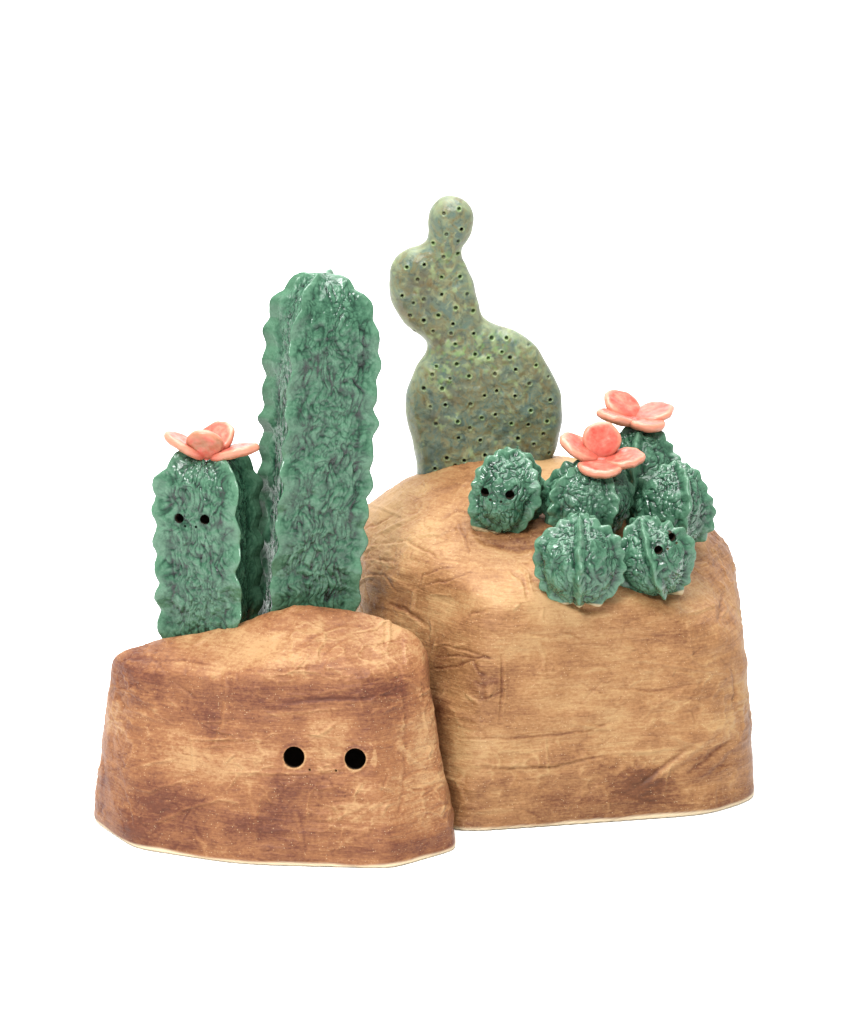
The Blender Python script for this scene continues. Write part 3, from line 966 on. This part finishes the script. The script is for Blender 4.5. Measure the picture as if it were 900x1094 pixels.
# ------------------------------------------------------------------ prickly pear
OUT = [(446, 545), (446, 512), (444, 495), (440, 472), (435, 450), (434, 430), (437, 408), (446, 390), (453, 378), (455, 368), (451, 360),
       (440, 351), (428, 340), (419, 322), (415, 303), (417, 287), (425, 274), (437, 266), (448, 262), (455, 256), (457, 247), (457, 235), (460, 222), (468, 213),
       (480, 208.5), (492, 211), (502, 219), (506.5, 232), (505, 245), (500, 256), (495, 265), (494, 275), (499, 285), (505, 300), (510, 318), (513, 333),
       (518, 341), (530, 347), (547, 352), (563, 362), (578, 377), (590, 397), (598, 418), (601, 440), (599, 462), (594, 480), (588, 497), (580, 545)]
PITS = [(474.5, 225, 0), (490.5, 220.5, 1), (493, 242, 2), (477, 247, 0), (463, 257, 1), (489.5, 254.5, 0), (474, 271, 0), (489, 268.5, 1),
        (435, 282.5, 1), (453.5, 279.5, 2), (446.5, 295, 0), (472, 292.5, 1), (491.5, 292.5, 1), (430, 312.5, 2), (453, 316, 0), (472, 311, 2),
        (499, 311, 0), (487, 325, 1), (468.5, 333, 1), (505.5, 329, 1), (438.5, 333.5, 0), (453, 338.5, 2), (484, 342, 2), (429, 342, 0), (443, 351, 0), (482, 352, 0), (506, 352.5, 2),
        (525, 357.5, 1), (541, 358, 1), (486.5, 363.5, 1), (507.5, 374.5, 1), (521.5, 378.5, 1), (544.5, 378, 2), (466.5, 387.5, 1), (488, 384.5, 1), (550.5, 390.5, 2), (572.5, 387, 1),
        (501, 397.5, 1), (528.5, 395, 0), (453, 410.5, 2), (472.5, 410.5, 1), (565, 405.5, 0), (585.5, 400, 0), (517.5, 418, 2), (530.5, 413, 2), (550, 418.5, 2), (587.5, 423.5, 2),
        (460, 430, 0), (476, 428, 2), (502.5, 427, 0), (514.5, 441.5, 1), (529, 438, 2), (566.5, 434, 1), (489, 445.5, 1), (502, 452.5, 0), (546, 447.5, 1), (564, 449, 2), (584, 446, 1),
        (466, 448.5, 0), (490, 463, 2), (513, 465.5, 2), (553, 463.5, 2), (477.5, 484.5, 2), (496, 487, 2), (465, 496, 2), (486.5, 493, 2), (518, 481.5, 2), (580, 459, 0), (586, 480, 0),
        (565, 366, 0), (442, 320, 0), (463, 350, 0), (536, 372, 1), (462, 396, 0), (481, 400, 0), (570, 470, 0), (538, 480, 0)]
YP = 0.128
def build_pear():
    c0 = at(520, 470, YP)
    S2P = lambda pts: np.array([[at(x, y, YP)[0], at(x, y, YP)[2]] for x, y in pts])
    o2 = S2P(OUT)
    # smooth closed outline
    n = len(o2)
    out = []
    for i in range(n):
        p0, p1, p2, p3 = o2[i - 1], o2[i], o2[(i + 1) % n], o2[(i + 2) % n]
        m = 10
        for k in range(m):
            t = k / m
            out.append(0.5 * ((2 * p1) + (-p0 + p2) * t + (2 * p0 - 5 * p1 + 4 * p2 - p3) * t * t + (-p0 + 3 * p1 - 3 * p2 + p3) * t ** 3))
    out = np.array(out)
    L = np.concatenate([[0], np.cumsum(np.linalg.norm(np.diff(np.vstack([out, out[:1]]), axis=0), axis=1))])
    nb = int(L[-1] / 0.0011)
    cl = np.vstack([out, out[:1]])
    q = np.linspace(0, L[-1], nb, endpoint=False)
    B = np.stack([np.interp(q, L, cl[:, 0]), np.interp(q, L, cl[:, 1])], -1)
    B = B + 0.0012 * np.stack([perlin(np.stack([B[:, 0] * 75, B[:, 1] * 75, np.full(len(B), 2.0 + 9 * i)], -1), 3.0) for i in (0, 1)], -1)
    pits = S2P([(p[0], p[1]) for p in PITS])
    A_, C_ = B, np.roll(B, -1, 0)
    def dist(P):
        best = np.full(len(P), 1e9)
        for a, b in zip(A_, C_):
            ab = b - a
            t = np.clip(((P - a) @ ab) / (ab @ ab), 0, 1)
            best = np.minimum(best, np.hypot(*(P - a - t[:, None] * ab).T))
        return best
    def inside(P):
        r = np.zeros(len(P), bool)
        for a, b in zip(A_, C_):
            c = (a[1] > P[:, 1]) != (b[1] > P[:, 1])
            xx = a[0] + (P[:, 1] - a[1]) / (b[1] - a[1] + 1e-15) * (b[0] - a[0])
            r ^= c & (P[:, 0] < xx)
        return r
    rs = np.random.RandomState(3)
    g = 0.00105
    xs, zs = np.arange(B[:, 0].min(), B[:, 0].max(), g), np.arange(B[:, 1].min(), B[:, 1].max(), g * 0.87)
    G = np.array([[x + (g / 2 if j % 2 else 0), z] for j, z in enumerate(zs) for x in xs])
    G = G[inside(G)]
    # dense rings around each pit
    ring = []
    for r_, k in ((0.0004, 8), (0.0008, 12), (0.0012, 16), (0.0016, 16), (0.0022, 18)):
        a = np.arange(k) / k * 2 * PI + r_ * 900
        ring.append(np.stack([r_ * np.cos(a), r_ * np.sin(a)], -1))
    ring = np.vstack([[[0, 0]]] + ring)
    pd = np.min(np.hypot(G[:, None, 0] - pits[None, :, 0], G[:, None, 1] - pits[None, :, 1]), 1)
    G = G[pd > 0.0026]
    Rg = (pits[:, None, :] + ring[None]).reshape(-1, 2)
    Rg = Rg[inside(Rg)]
    G = np.vstack([G, Rg])
    dG = dist(G)
    G = G[dG > 0.0002]
    # inset rings near the rim for a clean round edge
    nrm = np.roll(B, -1, 0) - np.roll(B, 1, 0)
    nrm = np.stack([-nrm[:, 1], nrm[:, 0]], -1) / (np.linalg.norm(nrm, axis=1)[:, None] + 1e-12)
    if not inside((B + nrm * 0.0004)).mean() > 0.5: nrm = -nrm
    ins = np.vstack([B + nrm * k for k in (0.0002, 0.0006, 0.0012)])
    G = G[dist(G) > 0.0017]
    P2 = np.vstack([B, ins, G])
    res = geometry.delaunay_2d_cdt([Vector(p) for p in P2], [], [list(range(nb))], 1, 1e-7)
    v2 = np.array([[v[0], v[1]] for v in res[0]])
    tri = np.array([f for f in res[2] if len(f) == 3])
    d = dist(v2)
    wd, TH = 0.0105, 0.0105
    e = np.clip(d / wd, 0, 1)
    h = TH * (1 - (1 - e) ** 2.2) ** 0.5 + 0.0012 * sstep(0.006, 0.03, d)
    P3 = np.stack([v2[:, 0], np.zeros(len(v2)), v2[:, 1]], -1)
    h += (0.0010 * fbm(P3 * 45, 2, 1.5) + 0.0008 * fbm(P3 * 170, 3, 4.5)) * sstep(0.0, 0.004, d)
    pit, lime, fleck = np.zeros(len(v2)), np.zeros(len(v2)), np.zeros(len(v2))
    for (x, z), (_, _, kind) in zip(pits, PITS):
        rr = np.hypot(v2[:, 0] - x, v2[:, 1] - z)
        m = rr < 0.006
        s = 1.0 + 0.15 * math.sin(x * 9000)
        rho = rr[m] / s
        core = 1 - sstep(0.00065, 0.00115, rho)
        h[m] -= (0.0022, 0.0022, 0.0030)[kind] * core * (0.55 if kind == 0 else 1)
        h[m] += 0.00035 * np.exp(-((rho - 0.0014) / 0.0005) ** 2)
        pit[m] = np.maximum(pit[m], core * (0.45, 0.55, 0.85)[kind])
        ang = np.arctan2(v2[m, 1] - z, v2[m, 0] - x)
        arc = np.clip(0.75 + 0.6 * np.sin(ang * (1 + kind) + x * 7000) + 0.3 * np.sin(3 * ang + z * 5000), 0.1, 1.0)
        lime[m] = np.maximum(lime[m], (0.55, 0.95, 0.8)[kind] * arc * np.exp(-((rho - 0.0013) / 0.0006) ** 2))
        if kind == 1: fleck[m] = np.maximum(fleck[m], 0.55 * np.exp(-((rr[m] - 0.0006) / 0.0006) ** 2))
    # lime runs high on the pad
    px, py = proj(np.stack([v2[:, 0], np.full(len(v2), YP), v2[:, 1]], -1))
    zone = np.exp(-((px - 508) / 45) ** 2 - ((py - 372) / 22) ** 2) + 0.7 * np.exp(-((px - 475) / 16) ** 2 - ((py - 400) / 14) ** 2) + 0.6 * np.exp(-((px - 482) / 16) ** 2 - ((py - 276) / 14) ** 2)
    blot = fbm(P3 * 230, 2, 8.0)
    lime = np.maximum(lime, zone * sstep(0.10, 0.30, blot) * 0.95)
    lime = np.maximum(lime, 0.65 * sstep(0.28, 0.44, blot) * sstep(-0.1, 0.3, fbm(P3 * 50, 2, 12.0)))
    fleck = np.maximum(fleck, zone * sstep(0.22, 0.40, fbm(P3 * 300, 2, 15.0)) * 0.6)
    h += 0.0005 * zone * sstep(0.1, 0.3, blot)
    edge = 1 - sstep(0.001, 0.0065, d)
    isb = d < 1e-6
    nF = len(v2)
    front = np.stack([v2[:, 0], YP - h, v2[:, 1]], -1)
    back = np.stack([v2[:, 0], YP + h, v2[:, 1]], -1)
    front[isb, 1] = YP; 
    mp = np.arange(nF) + nF
    mp[isb] = np.arange(nF)[isb]
    V = np.vstack([front, back])
    a, b, c = v2[tri[:, 0]], v2[tri[:, 1]], v2[tri[:, 2]]
    cr = (b[:, 0] - a[:, 0]) * (c[:, 1] - a[:, 1]) - (b[:, 1] - a[:, 1]) * (c[:, 0] - a[:, 0])
    tri[cr < 0] = tri[cr < 0][:, ::-1]
    T = np.vstack([tri, mp[tri[:, ::-1]]])
    used = np.zeros(len(V), bool); used[T.ravel()] = True
    re = np.cumsum(used) - 1
    dup = lambda x: np.concatenate([x, x])[used]
    base = np.array([c0[0], YP, 0.15])
    me = np_mesh("prickly_pear", V[used] - base, None, re[T], {"pit": dup(pit), "lime": dup(lime), "edge": dup(edge), "fleck": dup(fleck)})
    o = link("prickly_pear", me, M_PEAR)
    o.location = base
    o["label"] = "flat mottled olive prickly pear of three fused pads, dotted with small pits"
    o["category"] = "prickly pear"
    return o
build_pear()

# ------------------------------------------------------------------ white sweep, light
def build_sweep():
    prof = [(-3.0, 0.0)] + [(y, 0.0) for y in (-1.5, -0.5, 0.0, 0.5, 1.1)]
    for k in range(1, 17):
        a = k / 16 * PI / 2
        prof.append((1.1 + 1.0 * math.sin(a), 1.0 - 1.0 * math.cos(a)))
    prof.append((2.1, 3.2))
    xs = np.linspace(-3.0, 3.0, 13)
    V = np.array([[x, y, z] for y, z in prof for x in xs])
    nx = len(xs)
    Q = [(i * nx + j, i * nx + j + 1, (i + 1) * nx + j + 1, (i + 1) * nx + j) for i in range(len(prof) - 1) for j in range(nx - 1)]
    o = link("backdrop", np_mesh("backdrop", V, np.array(Q)), M_PAPER)
    o["kind"] = "structure"
    o["label"] = "seamless white paper sweep under and behind the cacti"
build_sweep()

w = bpy.data.worlds.new("World")
scn.world = w
w.use_nodes = True
bg = w.node_tree.nodes["Background"]
bg.inputs[0].default_value = (1, 1, 1, 1)
bg.inputs[1].default_value = 0.66

def area(name, loc, tgt, size, power, color=(1, 1, 1), sy=None):
    l = bpy.data.lights.new(name, 'AREA')
    l.size = size
    if sy: l.shape = 'RECTANGLE'; l.size_y = sy
    l.energy = power
    l.color = color
    o = bpy.data.objects.new(name, l)
    col.objects.link(o)
    o.location = loc
    o.rotation_euler = (Vector(tgt) - Vector(loc)).to_track_quat('-Z', 'Y').to_euler()
    return o
area("key softbox", (-0.45, -1.35, 1.55), (0, 0, 0.14), 0.45, 50)
area("side softbox", (-1.3, -0.15, 0.95), (0, 0, 0.18), 0.3, 5)
area("added overhead floor fill", (0.0, -0.1, 1.75), (0, 0, 0.0), 1.2, 42)  # added lamp, no known source: burns the floor out to white
area("added backdrop fill", (0.0, 0.9, 2.2), (0, 1.6, 0.3), 1.6, 60, sy=0.5)  # added lamp that brightens the sweep behind to pure white

scn.view_settings.view_transform = 'Standard'
scn.view_settings.look = 'None'
scn.view_settings.exposure = 0
scn.cycles.use_denoising = True
scn.cycles.max_bounces = 8
